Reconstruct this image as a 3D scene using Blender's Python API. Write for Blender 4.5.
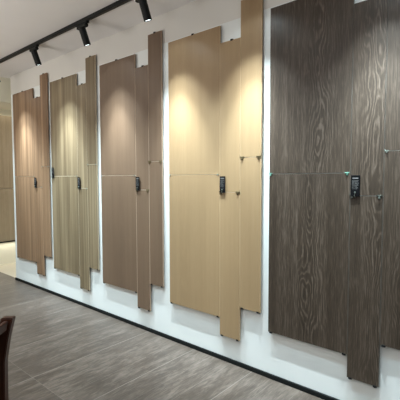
import bpy, bmesh, math, random
from mathutils import Vector, Matrix
random.seed(4)
R = math.radians
S = bpy.context.scene
COL = S.collection
for o in list(bpy.data.objects): bpy.data.objects.remove(o)

# ------------------------------------------------------------------ camera
yaw, pitch, roll = R(40.96), R(3.2), R(-0.135)
F = Vector((-math.sin(yaw)*math.cos(pitch), math.cos(yaw)*math.cos(pitch), -math.sin(pitch)))
Rt = Vector((math.cos(yaw), math.sin(yaw), 0)); Up = Rt.cross(F)
R2 = Rt*math.cos(roll)+Up*math.sin(roll); U2 = -Rt*math.sin(roll)+Up*math.cos(roll)
cd = bpy.data.cameras.new('camera'); cam = bpy.data.objects.new('camera', cd); COL.objects.link(cam)
cd.sensor_width = 36; cd.lens = 383.08/400*36; cd.clip_start = .02
M = Matrix((R2, U2, -F)).transposed().to_4x4(); M.translation = Vector((0, -2.464, 1.517))
cam.matrix_world = M
S.camera = cam

# ------------------------------------------------------------------ light of the room
w = bpy.data.worlds.new('world'); S.world = w; w.use_nodes = True
bg = w.node_tree.nodes['Background']; bg.inputs[0].default_value = (1.0, .89, .80, 1); bg.inputs[1].default_value = .15
def area(name, loc, size, power, color, rot=(0, 0, 0), sy=None):
    l = bpy.data.lights.new(name, 'AREA'); l.energy = power; l.color = color; l.size = size
    if sy: l.shape = 'RECTANGLE'; l.size_y = sy
    o = bpy.data.objects.new(name, l); o.location = loc; o.rotation_euler = rot; COL.objects.link(o); return o
# added fill lamps, unseen, behind and beside the camera
area('added_overhead_fill', (-1.2, -3.4, 2.98), 1.2, 25, (.90, .97, 1.0), (R(20), 0, 0), .6)
area('added_overhead_fill', (1.4, -2.6, 2.98), 1.2, 14, (.90, .97, 1.0), (R(20), 0, 0), .6)
area('added_up_fill', (-4.6, -3.4, 1.3), 1.6, 95, (1.0, .94, .88), (math.pi, 0, 0), .8)  # added upward fill, no fitting there, lifts the ceiling tone
area('added_up_fill', (-1.4, -3.9, 1.3), 1.6, 48, (1.0, .94, .88), (math.pi, 0, 0), .8)  # second added upward fill, also unseen
area('added_rear_fill', (-6.55, 1.7, 2.66), .8, 36, (1.0, .95, .86), (0, 0, 0), .8)  # unseen fill added to brighten the rear boards
area('added_aisle_fill', (-5.15, -2.1, 2.96), .4, 7, (1.0, .97, .88), (R(75), 0, R(25)))  # unseen fill added to brighten the lintel face
area('rear_cove_light', (-6.93, 1.0, 2.69), .04, 2.2, (1.0, .94, .82), (0, R(-20), 0), 2.4)
area('rear_plinth_light', (-6.96, 1.0, .40), .03, 3.2, (1.0, .94, .80), (0, R(-10), 0), 2.4)
SPOT_COLOR = (.80, .95, 1.0); WASH_COLOR = (.66, .90, 1.0)
SPOT_CORE, SPOT_THROW, SPOT_SPILL = 98, 270, 1.5
WASH = 80          # power of the added, unseen tracks that brighten the wall
S.view_settings.view_transform = 'Standard'; S.view_settings.look = 'None'
S.view_settings.exposure = 0.0; S.view_settings.gamma = 1; S.view_settings.use_curve_mapping = False

# ------------------------------------------------------------------ helpers
def mat(name, color=(.5, .5, .5), rough=.5, metal=0, spec=.5):
    m = bpy.data.materials.new(name); m.use_nodes = True; b = m.node_tree.nodes['Principled BSDF']
    b.inputs['Base Color'].default_value = (*color, 1); b.inputs['Roughness'].default_value = rough
    b.inputs['Metallic'].default_value = metal; b.inputs['Specular IOR Level'].default_value = spec
    return m
class NT:
    def __init__(s, m): s.t = m.node_tree; s.b = s.t.nodes['Principled BSDF']
    def n(s, typ, **kw):
        x = s.t.nodes.new(typ)
        for k, v in kw.items():
            if k.startswith('i_'): x.inputs[k[2:].replace('_', ' ')].default_value = v
            else: setattr(x, k, v)
        return x
    def l(s, a, b): s.t.links.new(a, b)
    def math(s, op, a, b=None, clamp=False):
        x = s.t.nodes.new('ShaderNodeMath'); x.operation = op; x.use_clamp = clamp
        for i, v in enumerate((a, b)):
            if v is None: continue
            if isinstance(v, (int, float)): x.inputs[i].default_value = v
            else: s.l(v, x.inputs[i])
        return x.outputs[0]
    def mapping(s, vec, scale, loc=(0, 0, 0)):
        x = s.n('ShaderNodeMapping'); x.inputs['Scale'].default_value = scale; x.inputs['Location'].default_value = loc
        s.l(vec, x.inputs['Vector']); return x.outputs[0]
    def noise(s, vec, scale=1, detail=2, rough=.5, dist=0):
        x = s.n('ShaderNodeTexNoise'); x.inputs['Scale'].default_value = scale; x.inputs['Detail'].default_value = detail
        x.inputs['Roughness'].default_value = rough; x.inputs['Distortion'].default_value = dist
        s.l(vec, x.inputs['Vector']); return x.outputs['Fac']
    def ramp(s, fac, stops):
        x = s.n('ShaderNodeValToRGB'); e = x.color_ramp.elements
        while len(e) < len(stops): e.new(.5)
        for k, (p, c) in enumerate(stops): e[k].position = p; e[k].color = (*c, 1)
        s.l(fac, x.inputs[0]); return x.outputs['Color']
def wood(name, dark, mid, light, streak=10, w_streak=.6, w_ring=.0, w_fine=.3, ringx=.0, rough=.5, ringf=20, bump=.15, axis='z', spec=.5, zs=.3):
    """vertical grain: long streaks, fine pores and, with w_ring, cathedral arches"""
    m = mat(name, mid, rough, spec=spec); k = NT(m)
    tc = k.n('ShaderNodeTexCoord'); oi = k.n('ShaderNodeObjectInfo')
    cx = k.n('ShaderNodeCombineXYZ'); r1 = k.math('MULTIPLY', oi.outputs['Random'], 37.0)
    k.l(r1, cx.inputs[0]); k.l(r1, cx.inputs[2])
    ad = k.n('ShaderNodeVectorMath', operation='ADD'); k.l(tc.outputs['Object'], ad.inputs[0]); k.l(cx.outputs[0], ad.inputs[1])
    v = ad.outputs[0]
    s1 = k.noise(k.mapping(v, (streak, streak, zs)), 1, 3, .55)
    s2 = k.noise(k.mapping(v, (streak*3.3, streak*3.3, zs*1.7)), 1, 2, .5)
    fine = k.noise(k.mapping(v, (170, 40, 8)), 1, 3, .65)
    st = k.math('ADD', k.math('MULTIPLY', k.math('SUBTRACT', s1, .5), 1.9*w_streak), k.math('MULTIPLY', k.math('SUBTRACT', s2, .5), 1.2*w_streak))
    tot = k.math('ADD', st, k.math('MULTIPLY', k.math('SUBTRACT', fine, .5), 1.6*w_fine))
    bumph = fine
    if w_ring:
        # flat-sawn figure: contour lines, straight at the sides, arches and ovals along the heart of the board
        so = k.n('ShaderNodeSeparateXYZ'); k.l(tc.outputs['Object'], so.inputs[0])
        x0 = k.math('ADD', k.math('MULTIPLY', k.math('SUBTRACT', oi.outputs['Random'], .5), .10), ringx)
        dx = k.math('SUBTRACT', so.outputs[0], x0)
        dx = k.math('ADD', dx, k.math('MULTIPLY', k.math('SUBTRACT', k.noise(k.mapping(v, (0, 0, 1.6)), 1, 1), .5), .10))
        ax = k.math('SQRT', k.math('ADD', k.math('MULTIPLY', dx, dx), .0004))
        nz = k.noise(k.mapping(v, (7, 7, 1.9)), 1, 1.5, .45)
        n2 = k.noise(k.mapping(v, (45, 45, 16)), 1, 2, .5)
        ph = k.math('ADD', k.math('MULTIPLY', ax, .9), k.math('ADD', k.math('MULTIPLY', nz, .20), k.math('MULTIPLY', n2, .016)))
        si = k.math('SINE', k.math('MULTIPLY', ph, ringf*6.283))
        lines = k.math('SUBTRACT', k.math('POWER', k.math('ADD', k.math('MULTIPLY', si, .5), .5), 1.8), .4)
        mid_ = k.math('MAXIMUM', k.math('SUBTRACT', 1.25, k.math('MULTIPLY', ax, 9.0)), .18)
        sharp = k.math('MULTIPLY', k.math('MULTIPLY', lines, mid_), k.math('ADD', k.math('MULTIPLY', s2, 1.8), .2))
        tot = k.math('ADD', tot, k.math('MULTIPLY', sharp, w_ring))
        bumph = k.math('ADD', bumph, k.math('MULTIPLY', sharp, .5))
    fac = k.math('ADD', tot, .5, True)
    col = k.ramp(fac, [(.0, dark), (.5, mid), (1, light)])
    k.l(col, k.b.inputs['Base Color'])
    bp = k.n('ShaderNodeBump'); bp.inputs['Strength'].default_value = bump; bp.inputs['Distance'].default_value = .0015
    k.l(bumph, bp.inputs['Height']); k.l(bp.outputs[0], k.b.inputs['Normal'])
    return m
def link(name, bm, m, parent=None, loc=None, smooth=False):
    me = bpy.data.meshes.new(name); bmesh.ops.recalc_face_normals(bm, faces=bm.faces); bm.to_mesh(me); bm.free()
    if smooth:
        for p in me.polygons: p.use_smooth = True
    me.materials.append(m); o = bpy.data.objects.new(name, me); COL.objects.link(o)
    if loc: o.location = loc
    if parent: o.parent = parent
    return o
def box(bm, x0, x1, y0, y1, z0, z1, bev=0, seg=1):
    r = bmesh.ops.create_cube(bm, size=1); vs = r['verts']
    for v in vs: v.co = Vector(((x0+x1)/2+v.co.x*(x1-x0), (y0+y1)/2+v.co.y*(y1-y0), (z0+z1)/2+v.co.z*(z1-z0)))
    if bev:
        es = list({e for v in vs for e in v.link_edges})
        bmesh.ops.bevel(bm, geom=es, offset=bev, segments=seg, affect='EDGES', profile=.5)
    return bm
def cyl(bm, p0, p1, r0, r1=None, seg=24, caps=True):
    p0, p1 = Vector(p0), Vector(p1); r1 = r0 if r1 is None else r1
    d = p1-p0; q = Vector((0, 0, 1)).rotation_difference(d).to_matrix().to_4x4(); q.translation = (p0+p1)/2
    bmesh.ops.create_cone(bm, cap_ends=caps, segments=seg, radius1=r0, radius2=r1, depth=d.length, matrix=q); return bm
def tag(o, label=None, cat=None, group=None, kind=None):
    for k, v in (('label', label), ('category', cat), ('group', group), ('kind', kind)):
        if v: o[k] = v
    return o
def empty(name, loc, label, cat, group=None):
    o = bpy.data.objects.new(name, None); o.location = loc; o.empty_display_size = .05; COL.objects.link(o)
    return tag(o, label, cat, group)
def struct(name, bm, m): return tag(link(name, bm, m), kind='structure')
WY = .028            # face of the display wall; the boards' faces lie at y = 0
CZ = 3.02          # ceiling height

# ------------------------------------------------------------------ setting materials
def paint(name, c, amt=.02, rough=.6):
    m = mat(name, c, rough, spec=.3); k = NT(m); tc = k.n('ShaderNodeTexCoord')
    n = k.noise(tc.outputs['Object'], 1.5, 3, .5)
    k.l(k.ramp(n, [(.3, tuple(max(0, x-amt) for x in c)), (.7, tuple(min(1, x+amt) for x in c))]), k.b.inputs['Base Color'])
    n2 = k.noise(tc.outputs['Object'], 180, 2, .5); bp = k.n('ShaderNodeBump'); bp.inputs['Strength'].default_value = .05; bp.inputs['Distance'].default_value = .001
    k.l(n2, bp.inputs['Height']); k.l(bp.outputs[0], k.b.inputs['Normal'])
    return m
M_wall = paint('white_wall_paint', (.81, .845, .84))
M_ceil = paint('ceiling_paint', (.84, .83, .83))
M_upper = paint('grey_wall_paint', (.715, .70, .665))
M_cream = paint('cream_wall_paint', (.88, .86, .72))
M_creamfloor = paint('cream_floor_tile', (.50, .455, .36), .02, .3)
def floor_mat():
    m = mat('grey_brown_floor_boards', rough=.38, spec=.4); k = NT(m); tc = k.n('ShaderNodeTexCoord'); g = tc.outputs['Object']
    sx = k.n('ShaderNodeSeparateXYZ'); k.l(g, sx.inputs[0])
    W, L = .61, 1.22
    u = k.math('DIVIDE', k.math('ADD', sx.outputs[0], 1.62+61*W), W)
    vv = k.math('DIVIDE', k.math('ADD', sx.outputs[1], 1.155+20*L), L)
    fu = k.math('FRACT', u); fv = k.math('FRACT', vv)
    idu = k.math('FLOOR', u); idv = k.math('FLOOR', vv)
    off = k.n('ShaderNodeCombineXYZ'); k.l(k.math('MULTIPLY', idu, 3.7), off.inputs[0]); k.l(k.math('MULTIPLY', idv, 5.3), off.inputs[1])
    ad = k.n('ShaderNodeVectorMath', operation='ADD'); k.l(g, ad.inputs[0]); k.l(off.outputs[0], ad.inputs[1]); p = ad.outputs[0]
    s1 = k.noise(k.mapping(p, (7, 1.6, 1)), 1, 4, .6, 1.2)
    s2 = k.noise(k.mapping(p, (30, 5, 1)), 1, 4, .65, 1.5)
    s3 = k.noise(k.mapping(p, (130, 14, 1)), 1, 3, .7)
    wn = k.n('ShaderNodeTexWhiteNoise', noise_dimensions='2D'); cc = k.n('ShaderNodeCombineXYZ'); k.l(idu, cc.inputs[0]); k.l(idv, cc.inputs[1]); k.l(cc.outputs[0], wn.inputs['Vector'])
    t = k.math('ADD', k.math('MULTIPLY', k.math('SUBTRACT', s1, .5), .7), k.math('MULTIPLY', k.math('SUBTRACT', s2, .5), .75))
    t = k.math('ADD', t, k.math('MULTIPLY', k.math('SUBTRACT', s3, .5), .5))
    t = k.math('ADD', t, k.math('MULTIPLY', k.math('SUBTRACT', wn.outputs['Value'], .5), .14))
    t = k.math('ADD', t, .5, True)
    col = k.ramp(t, [(.12, (.036, .027, .021)), (.5, (.082, .064, .052)), (.88, (.195, .160, .135))])
    # narrow pale joints
    ju = k.math('LESS_THAN', fu, .010); jv = k.math('MULTIPLY', k.math('LESS_THAN', fv, .003), .5); jw = k.math('MULTIPLY', k.math('LESS_THAN', k.math('FRACT', k.math('MULTIPLY', u, 3.0)), .018), .5)
    j = k.math('MAXIMUM', k.math('MAXIMUM', ju, jv), jw)
    mx = k.n('ShaderNodeMix', data_type='RGBA'); k.l(k.math('MULTIPLY', j, .6), mx.inputs[0]); k.l(col, mx.inputs[6]); mx.inputs[7].default_value = (0.28, .25, .22, 1)
    k.l(mx.outputs[2], k.b.inputs['Base Color'])
    bp = k.n('ShaderNodeBump'); bp.inputs['Strength'].default_value = .25; bp.inputs['Distance'].default_value = .002
    k.l(s2, bp.inputs['Height']); k.l(bp.outputs[0], k.b.inputs['Normal'])
    return m
M_floor = floor_mat()
M_black = mat('black_powder_coat', (.006, .007, .007), .55, spec=.25)
M_base = mat('black_baseboard', (.006, .008, .008), .6, spec=.2)

# ------------------------------------------------------------------ setting
struct('floor', box(bmesh.new(), -9, 3.2, -5.5, .07, -.05, 0), M_floor)
struct('floor_rear', box(bmesh.new(), -9, -5.0, .07, 4, -.05, .0), M_creamfloor)
struct('ceiling', box(bmesh.new(), -9, 3.2, -5.5, 4, CZ, CZ+.1), M_ceil)
struct('wall_display', box(bmesh.new(), -5.84, 3.2, WY, WY+.14, 0, 2.754), M_wall)
struct('wall_display_upper', box(bmesh.new(), -5.84, 3.2, WY, WY+.14, 2.754, CZ), M_upper)   # the white face stops below the ceiling
struct('baseboard_display', box(bmesh.new(), -5.845, 3.2, WY-.014, WY, 0, .036, .002), M_base)
struct('wall_rear', box(bmesh.new(), -7.18, -7.03, -5.5, 4, 0, CZ), M_cream)
struct('wall_lintel', box(bmesh.new(), -6.10, -5.98, -5.5, 4, 2.66, CZ), M_cream)
struct('ceiling_rear', box(bmesh.new(), -7.03, -6.10, .0, 4, 2.73, 2.76), M_cream)
struct('wall_far_side', box(bmesh.new(), -7.18, -3, 3.9, 4, 0, CZ), M_cream)

# ------------------------------------------------------------------ sample boards
woods = {  # dark, mid and light tone of each veneer
 1: wood('walnut_brown_laminate', (.13, .072, .039), (.225, .134, .075), (.34, .215, .128), 16, .9, 0, .25, rough=.5),
 2: wood('olive_brown_laminate', (.105, .072, .040), (.20, .150, .088), (.31, .24, .15), 11, .95, 0, .2, rough=.5),
 3: wood('taupe_brown_laminate', (.108, .068, .043), (.150, .096, .061), (.195, .13, .086), 8, .4, .06, .35, .1, rough=.48, ringf=30),
 4: wood('honey_oak_laminate', (.265, .175, .092), (.33, .223, .120), (.40, .28, .158), 8, .35, .08, .3, -.12, rough=.45, ringf=30),
 5: wood('dark_smoked_oak_laminate', (.022, .0155, .010), (.054, .0385, .027), (.135, .105, .082), 16, .40, .38, 1.0, .06, rough=.42, ringf=72, bump=.5),
 6: wood('beige_oak_laminate', (.36, .28, .18), (.48, .39, .265), (.58, .49, .35), 9, .5, 0, .3),
}
edges = {1: (.27, .18, .115), 2: (.46, .38, .27), 3: (.40, .30, .22), 4: (.50, .36, .22), 5: (.10, .085, .07), 6: (.7, .62, .48)}
M_edge = {k: mat('edge_banding_%s' % n, v, .5) for (k, v), n in zip(edges.items(), ('walnut', 'olive', 'taupe', 'honey', 'smoked', 'beige'))}
TH = .015
def board(g, x0, x1, z0, z1, label, group, clips):
    """one board: veneered core, thin edge banding around it, the black clips that hold it"""
    cx, cz = (x0+x1)/2, (z0+z1)/2; hw, hh = (x1-x0)/2-.0012, (z1-z0)/2-.0012; e = .002
    core = box(bmesh.new(), -hw+e, hw-e, 0, TH, -hh+e, hh-e, .0006)
    o = link('wood_sample_board', core, woods[g], loc=(cx, 0, cz))
    tag(o, label, 'board', group)
    bm = bmesh.new()
    box(bm, -hw, hw, .0002, TH-.0002, hh-e, hh); box(bm, -hw, hw, .0002, TH-.0002, -hh, -hh+e)
    box(bm, -hw, -hw+e, .0002, TH-.0002, -hh+e, hh-e); box(bm, hw-e, hw, .0002, TH-.0002, -hh+e, hh-e)
    link('edge_banding', bm, M_edge[g], o)
    for (dx, side) in clips:                     # side +1 clip above the top edge, -1 clip under the bottom edge
        s = side; bm = bmesh.new(); zz = s*hh
        lo, hi = sorted((zz+s*.0005, zz+s*.008)); box(bm, dx-.011, dx+.011, -.003, WY-.0006, lo, hi, .001)     # shelf of the clip
        lo, hi = sorted((zz-s*.006, zz+s*.006)); box(bm, dx-.011, dx+.011, -.004, -.0006, lo, hi, .001)    # lip over the face
        cyl(bm, (dx, -.007, zz+s*.004), (dx, -.005, zz+s*.004), .004, seg=10)
        link('corner_clip' if s < 0 else 'top_clip', bm, M_black, o)
    return o
Zo = .017
ZB = {'A': (.350, 1.533, 2.718), 'B': (.203, 1.391, 2.578), 'C': (.474, 1.662, 2.850)}
# left edges of the three columns and the right edge, metres along the wall
G = {1: (-5.722, -5.110, -4.905, -4.716), 2: (-4.649, -4.036, -3.839, -3.650), 3: (-3.574, -2.980, -2.787, -2.601),
     4: (-2.514, -1.925, -1.725, -1.534), 5: (-1.465, -.875, -.678, -.478)}
tone = {1: 'reddish brown walnut', 2: 'streaky olive brown', 3: 'plain taupe brown', 4: 'pale honey oak', 5: 'dark smoked oak'}
where = {1: 'in the leftmost set on the white wall', 2: 'in the second set from the left', 3: 'in the middle set of the wall',
         4: 'between the taupe and the dark sets', 5: 'in the rightmost set, nearest the camera'}
colname = {'A': 'wide', 'B': 'narrow lowest-hanging', 'C': 'narrow highest-set'}
M_brass = mat('dull_brass', (.16, .13, .07), .4, .8)
M_steel = mat('clear_steel_clip', (.30, .35, .32), .3, .7)
M_text = mat('white_print', (.16, .16, .16), .6)
M_plate = mat('black_tag_plate', (.004, .004, .005), .7, spec=.1)

M_teal = mat('green_tinted_clip', (.16, .34, .27), .4, .3)
M_dark = mat('dark_bronze_clip', (.05, .055, .045), .5, .5)
def seam_clip(x, z, label, group, m, scale=1.0):
    """T-shaped clip at the seam: cap over the joint, stem and screw below, arm back to the wall"""
    o = empty('seam_clip', (x, 0, z), label, 'clip', group); s = scale
    bm = bmesh.new(); box(bm, -.017*s, .017*s, -.0045, -.0008, -.003, .006*s, .001)
    box(bm, -.007*s, .007*s, -.0045, -.0008, -.018*s, -.003, .001)
    link('clip_plate', bm, m, o)
    bm = bmesh.new(); cyl(bm, (0, -.0085, -.011*s), (0, -.0045, -.011*s), .0055*s, .0065*s, 12); box(bm, -.004*s, .004*s, -.0095, -.0085, -.0116*s, -.0104*s)
    link('screw', bm, m if m is not M_dark else M_steel, o)
for g in G:
    xs = G[g]; t = tone[g]
    for i, c in enumerate('ABC'):
        x0, x1 = xs[i], xs[i+1]; z0, z1, z2 = (z+Zo for z in ZB[c]); hw = (x1-x0)/2
        board(g, x0, x1, z0, z1, f'lower {colname[c]} {t} board {where[g]}', f'{t} sample boards', [(-hw+.022, -1), (hw-.022, -1)])
        board(g, x0, x1, z1, z2, f'upper {colname[c]} {t} board {where[g]}', f'{t} sample boards', [(0.0 if c != 'B' else .015, 1)])
        mm = M_brass if g in (3, 4) or (g == 5 and c == 'B') else M_steel
        sc = (1.2 if g in (3, 4) else 1.0) if (g in (3, 4, 5) and c != 'A') else .6
        gn = 'clips at the board seams'
        for side, xx in (('left', x0+.014 if c != 'C' or g != 4 else x0+.02), ('right', x1-.02)):
            m2 = mm if c != 'A' else M_steel
            if g == 5: m2, sc = {'A': (M_teal, .85), 'B': (M_dark, 1.05), 'C': (M_steel, .65)}[c]
            seam_clip(xx, z1+.001, f'small metal clip, {side} end of seam between {colname[c]} {t} boards', gn, m2, sc)

# ------------------------------------------------------------------ label tags
def label_tag(x, z0, label, w=.056, h=.132, name='label_tag'):
    o = empty(name, (x, -.010, z0), label, 'tag', 'black label tags on the boards')
    pl = link('plate', box(bmesh.new(), -w/2, w/2, -.003, .0, 0, h, .001), M_plate, o)
    bm = bmesh.new(); rn = random.Random(int((x+9)*100))
    box(bm, -.018, .018, -.0034, -.003, h-.022, h-.014)                       # heading bar
    z = h-.034
    for row in range(4):                                                       # rows of tiny print
        xx = -.020
        while xx < .018:
            ww = rn.uniform(.004, .010); box(bm, xx, min(xx+ww, .021), -.0034, -.003, z-.0012, z+.0012); xx += ww+.0025
        z -= .0105
        box(bm, -.020, .020*rn.uniform(.2, .9), -.0034, -.003, z-.0008+.0035, z+.0008+.0035); z -= .004
    link('print', bm, M_text, pl)
    bm = bmesh.new()                                                           # ball stud and hook carrying the tag
    bmesh.ops.create_uvsphere(bm, u_segments=12, v_segments=8, radius=.0048, matrix=Matrix.Translation((0, -.008, .026)))
    cyl(bm, (0, -.006, .022), (-.004, -.006, .006), .002, seg=8); cyl(bm, (-.004, -.006, .006), (-.004, .009, -.006), .003, seg=8)
    link('hook', bm, M_steel, o, smooth=True)
    return o
for g, lab in {1: 'black tag on the reddish brown walnut boards of the leftmost set', 2: 'black tag in the middle of the streaky olive brown boards',
               3: 'black tag with white print on the plain taupe boards', 4: 'black tag with white print on the pale honey oak boards',
               5: 'large near black tag with white print on the dark smoked oak boards'}.items():
    label_tag(G[g][1]+.036, ZB['B'][1]+Zo-.005, lab)
label_tag(-4.60, 1.512+Zo, 'black tag hanging at the left edge of the wide olive brown board')

# ------------------------------------------------------------------ track and spotlights
TY = -.39
tr = empty('lighting_track', (-2.6, TY, CZ), 'long black lighting track fixed to the ceiling above the boards', 'track')
bm = bmesh.new(); box(bm, -3.9, 4.4, -.017, .017, -.032, 0, .002); link('rail', bm, M_black, tr)
bm = bmesh.new(); box(bm, -3.9, 4.4, -.006, .006, -.0335, -.0318); link('conductor_slot', bm, mat('dark_slot', (.03, .028, .025), .6), tr)
M_lens = bpy.data.materials.new('lit_lens'); M_lens.use_nodes = True
_b = M_lens.node_tree.nodes['Principled BSDF']; _b.inputs['Emission Color'].default_value = (.85, .97, 1, 1); _b.inputs['Emission Strength'].default_value = 5.0
def spotlight(x, label, ty=TY, tilt=20, side=2, beams=(), group='black cylinder spotlights on the track'):
    o = empty('track_spotlight', (x, ty, CZ-.032), label, 'spotlight', group)
    bm = bmesh.new(); box(bm, -.095, .095, -.0165, .0165, -.018, -.0015, .003); box(bm, -.078, .078, -.020, .020, -.050, -.018, .012, 2)
    link('adapter', bm, M_black, o)
    bm = bmesh.new(); cyl(bm, (0, 0, -.052), (0, 0, -.070), .014); link('swivel', bm, M_black, o)
    d = Vector((math.tan(R(side)), math.tan(R(tilt)), -1)).normalized(); p = Vector((0, 0, -.058)); L = .158; rr = .033
    a = p-d*.012; b = a+d*L
    bm = bmesh.new(); q = Vector((0, 0, -1)).rotation_difference(d).to_matrix().to_4x4(); q.translation = a
    prof = [(0, 0), (rr-.004, 0), (rr, .004), (rr, L-.001), (rr-.001, L), (rr-.003, L), (rr-.003, L-.012)]
    n = 32; rings = []
    for (r, z) in prof[1:]:
        rings.append([bm.verts.new(q @ Vector((r*math.cos(2*math.pi*k/n), r*math.sin(2*math.pi*k/n), -z))) for k in range(n)])
    for i in range(len(rings)-1):
        for k in range(n): bm.faces.new((rings[i][k], rings[i][(k+1) % n], rings[i+1][(k+1) % n], rings[i+1][k]))
    bm.faces.new(rings[0])
    hd = link('lamp_head', bm, M_black, o)
    bm = bmesh.new(); cyl(bm, b-d*.012, b-d*.006, rr-.0032); link('lens', bm, M_lens, hd)
    for nm, ang, bl, e, tl in beams:
        dd = Vector((math.tan(R(side)), math.tan(R(tl)), -1)).normalized()
        l = bpy.data.lights.new(nm, 'SPOT'); l.energy = e; l.color = WASH_COLOR if nm == 'added_wash_beam' else SPOT_COLOR; l.spot_size = R(ang); l.spot_blend = bl; l.shadow_soft_size = .018
        s = bpy.data.objects.new(nm, l); COL.objects.link(s); s.parent = o; s.location = b+d*.004
        s.rotation_euler = Vector((0, 0, -1)).rotation_difference(dd).to_euler()
    return o
near = (('throw_beam', 46, 1.0, SPOT_THROW, 12), ('core_beam', 74, .9, SPOT_CORE, 9), ('spill_beam', 110, .4, SPOT_SPILL, 27))
sp = [(-5.52, 'black cylinder spotlight at the far left end of the track'), (-4.24, 'leftmost visible black spotlight on the ceiling track, above the walnut boards'),
      (-3.27, 'second black spotlight on the ceiling track, above the olive boards'), (-2.40, 'largest, nearest black spotlight on the track, left of the oak boards'),
      (-1.62, 'black spotlight on the track above the pale honey oak boards'), (-.72, 'black spotlight on the track above the dark smoked oak boards'),
      (.2, 'black spotlight at the right end of the track')]
for x, lab in sp: spotlight(x, lab, beams=near, side=12 if x < -5 else 2)
# two added tracks, unseen above the frame, put in to brighten the wall
def added_track(x0, x1, y, label, spots, tilt, grp, power):
    t = empty('lighting_track', ((x0+x1)/2, y, CZ), label, 'track')
    hw = (x1-x0)/2; bm = bmesh.new(); box(bm, -hw, hw, -.017, .017, -.032, 0, .002); link('rail', bm, M_black, t)
    for x in spots:
        spotlight(x, grp[0], ty=y, tilt=tilt, side=0, beams=(('added_wash_beam', 92, .9, power, tilt-2),), group=grp[1])
added_track(-5.8, -2.45, -1.40, 'added unseen black lighting track out in the room on the far side', [-5.55+.8*k for k in range(4)], 22,
           ('added unseen black cylinder spotlight on the far track out in the room', 'added fill spotlights on the far room track'), WASH*1.05)
added_track(-2.05, 1.6, -.80, 'short added unseen black lighting track closer to the wall, on the near side', [-1.95+1.05*k for k in range(4)], 13,
           ('added unseen black cylinder spotlight on the near track out in the room', 'added fill spotlights on the near room track'), WASH*.82)

# ------------------------------------------------------------------ rear room beyond the end of the wall
for k, (y0, y1, nm) in enumerate(((-1.2, .62, 'left'), (.626, 2.4, 'right'))):
    for z0, z1, lv in ((.42, 1.348, 'lower'), (1.354, 2.62, 'upper')):
        bm = box(bmesh.new(), 0, .03, -(y1-y0)/2, (y1-y0)/2, -(z1-z0)/2, (z1-z0)/2, .001)
        o = link('wall_board', bm, woods[6], loc=(-7.03, (y0+y1)/2, (z0+z1)/2))
        tag(o, f'{lv} {nm} beige oak board on the far wall of the room beyond', 'board', 'beige boards in the room beyond')
bm = box(bmesh.new(), 0, .05, -1.2, 2.4, 0, .018, .002)
tag(link('board_ledge', bm, M_black, loc=(-7.03, 0, .40)), 'thin dark ledge under the far beige boards, above the glowing strip', 'ledge')
o = empty('wall_sensor', (-5.98, -.075, 2.95), 'small grey round sensor on the cream lintel by the left edge', 'sensor')
bm = bmesh.new(); cyl(bm, (0, 0, 0), (.02, 0, 0), .018, .014, 16); link('housing', bm, mat('grey_plastic', (.25, .25, .24), .5), o)

# ------------------------------------------------------------------ chair at the left edge
M_red = wood('red_brown_chair_wood', (.032, .010, .006), (.060, .020, .011), (.095, .036, .020), 20, .5, 0, .4, rough=.42)
M_pad = mat('dark_chair_leather', (.016, .013, .010), .45)
ch = empty('chair', (-1.985, -2.005, 0), 'dark red-brown wooden chair cut off by the left edge of the picture', 'chair')
ch.rotation_euler = (0, 0, R(41))
# local frame: the chair faces -x, its back is on the +x side
def sweep(pts, m, name, wy):
    """flat curved rail: pts = (x, z, half thickness) in the local x-z plane, wy = (y0, y1)"""
    bm = bmesh.new(); L = []
    for (x, z, t) in pts: L.append([bm.verts.new((x+sx*t, y, z)) for sx, y in ((-1, wy[0]), (1, wy[0]), (1, wy[1]), (-1, wy[1]))])
    for a, b in zip(L, L[1:]):
        for k in range(4): bm.faces.new((a[k], a[(k+1) % 4], b[(k+1) % 4], b[k]))
    bm.faces.new(L[0]); bm.faces.new(L[-1])
    bmesh.ops.bevel(bm, geom=list(bm.edges), offset=.004, segments=2, affect='EDGES')
    return link(name, bm, m, ch)
back = [(.215, 0, .018), (.212, .25, .022), (.210, .45, .025), (.212, .62, .026), (.232, .74, .027), (.255, .84, .029)]
for y in (-.22, .18): sweep(back, M_red, 'leg', (y, y+.04))
for y in (-.22, .18):
    bm = bmesh.new(); box(bm, -.24, -.20, y, y+.04, 0, .42, .004); link('leg', bm, M_red, ch)
bm = bmesh.new(); box(bm, -.25, .20, -.18, .18, .36, .41, .003); link('seat_frame', bm, M_red, ch)
bm = bmesh.new(); box(bm, -.25, .165, -.22, .22, .42, .475, .018, 3); link('seat', bm, M_pad, ch, smooth=True)
sweep([(.160, .55, .014), (.185, .68, .018), (.212, .80, .016)], M_pad, 'backrest', (-.178, .178))
sweep([(.243, .78, .012), (.256, .83, .012)], M_red, 'back_rail', (-.178, .178))
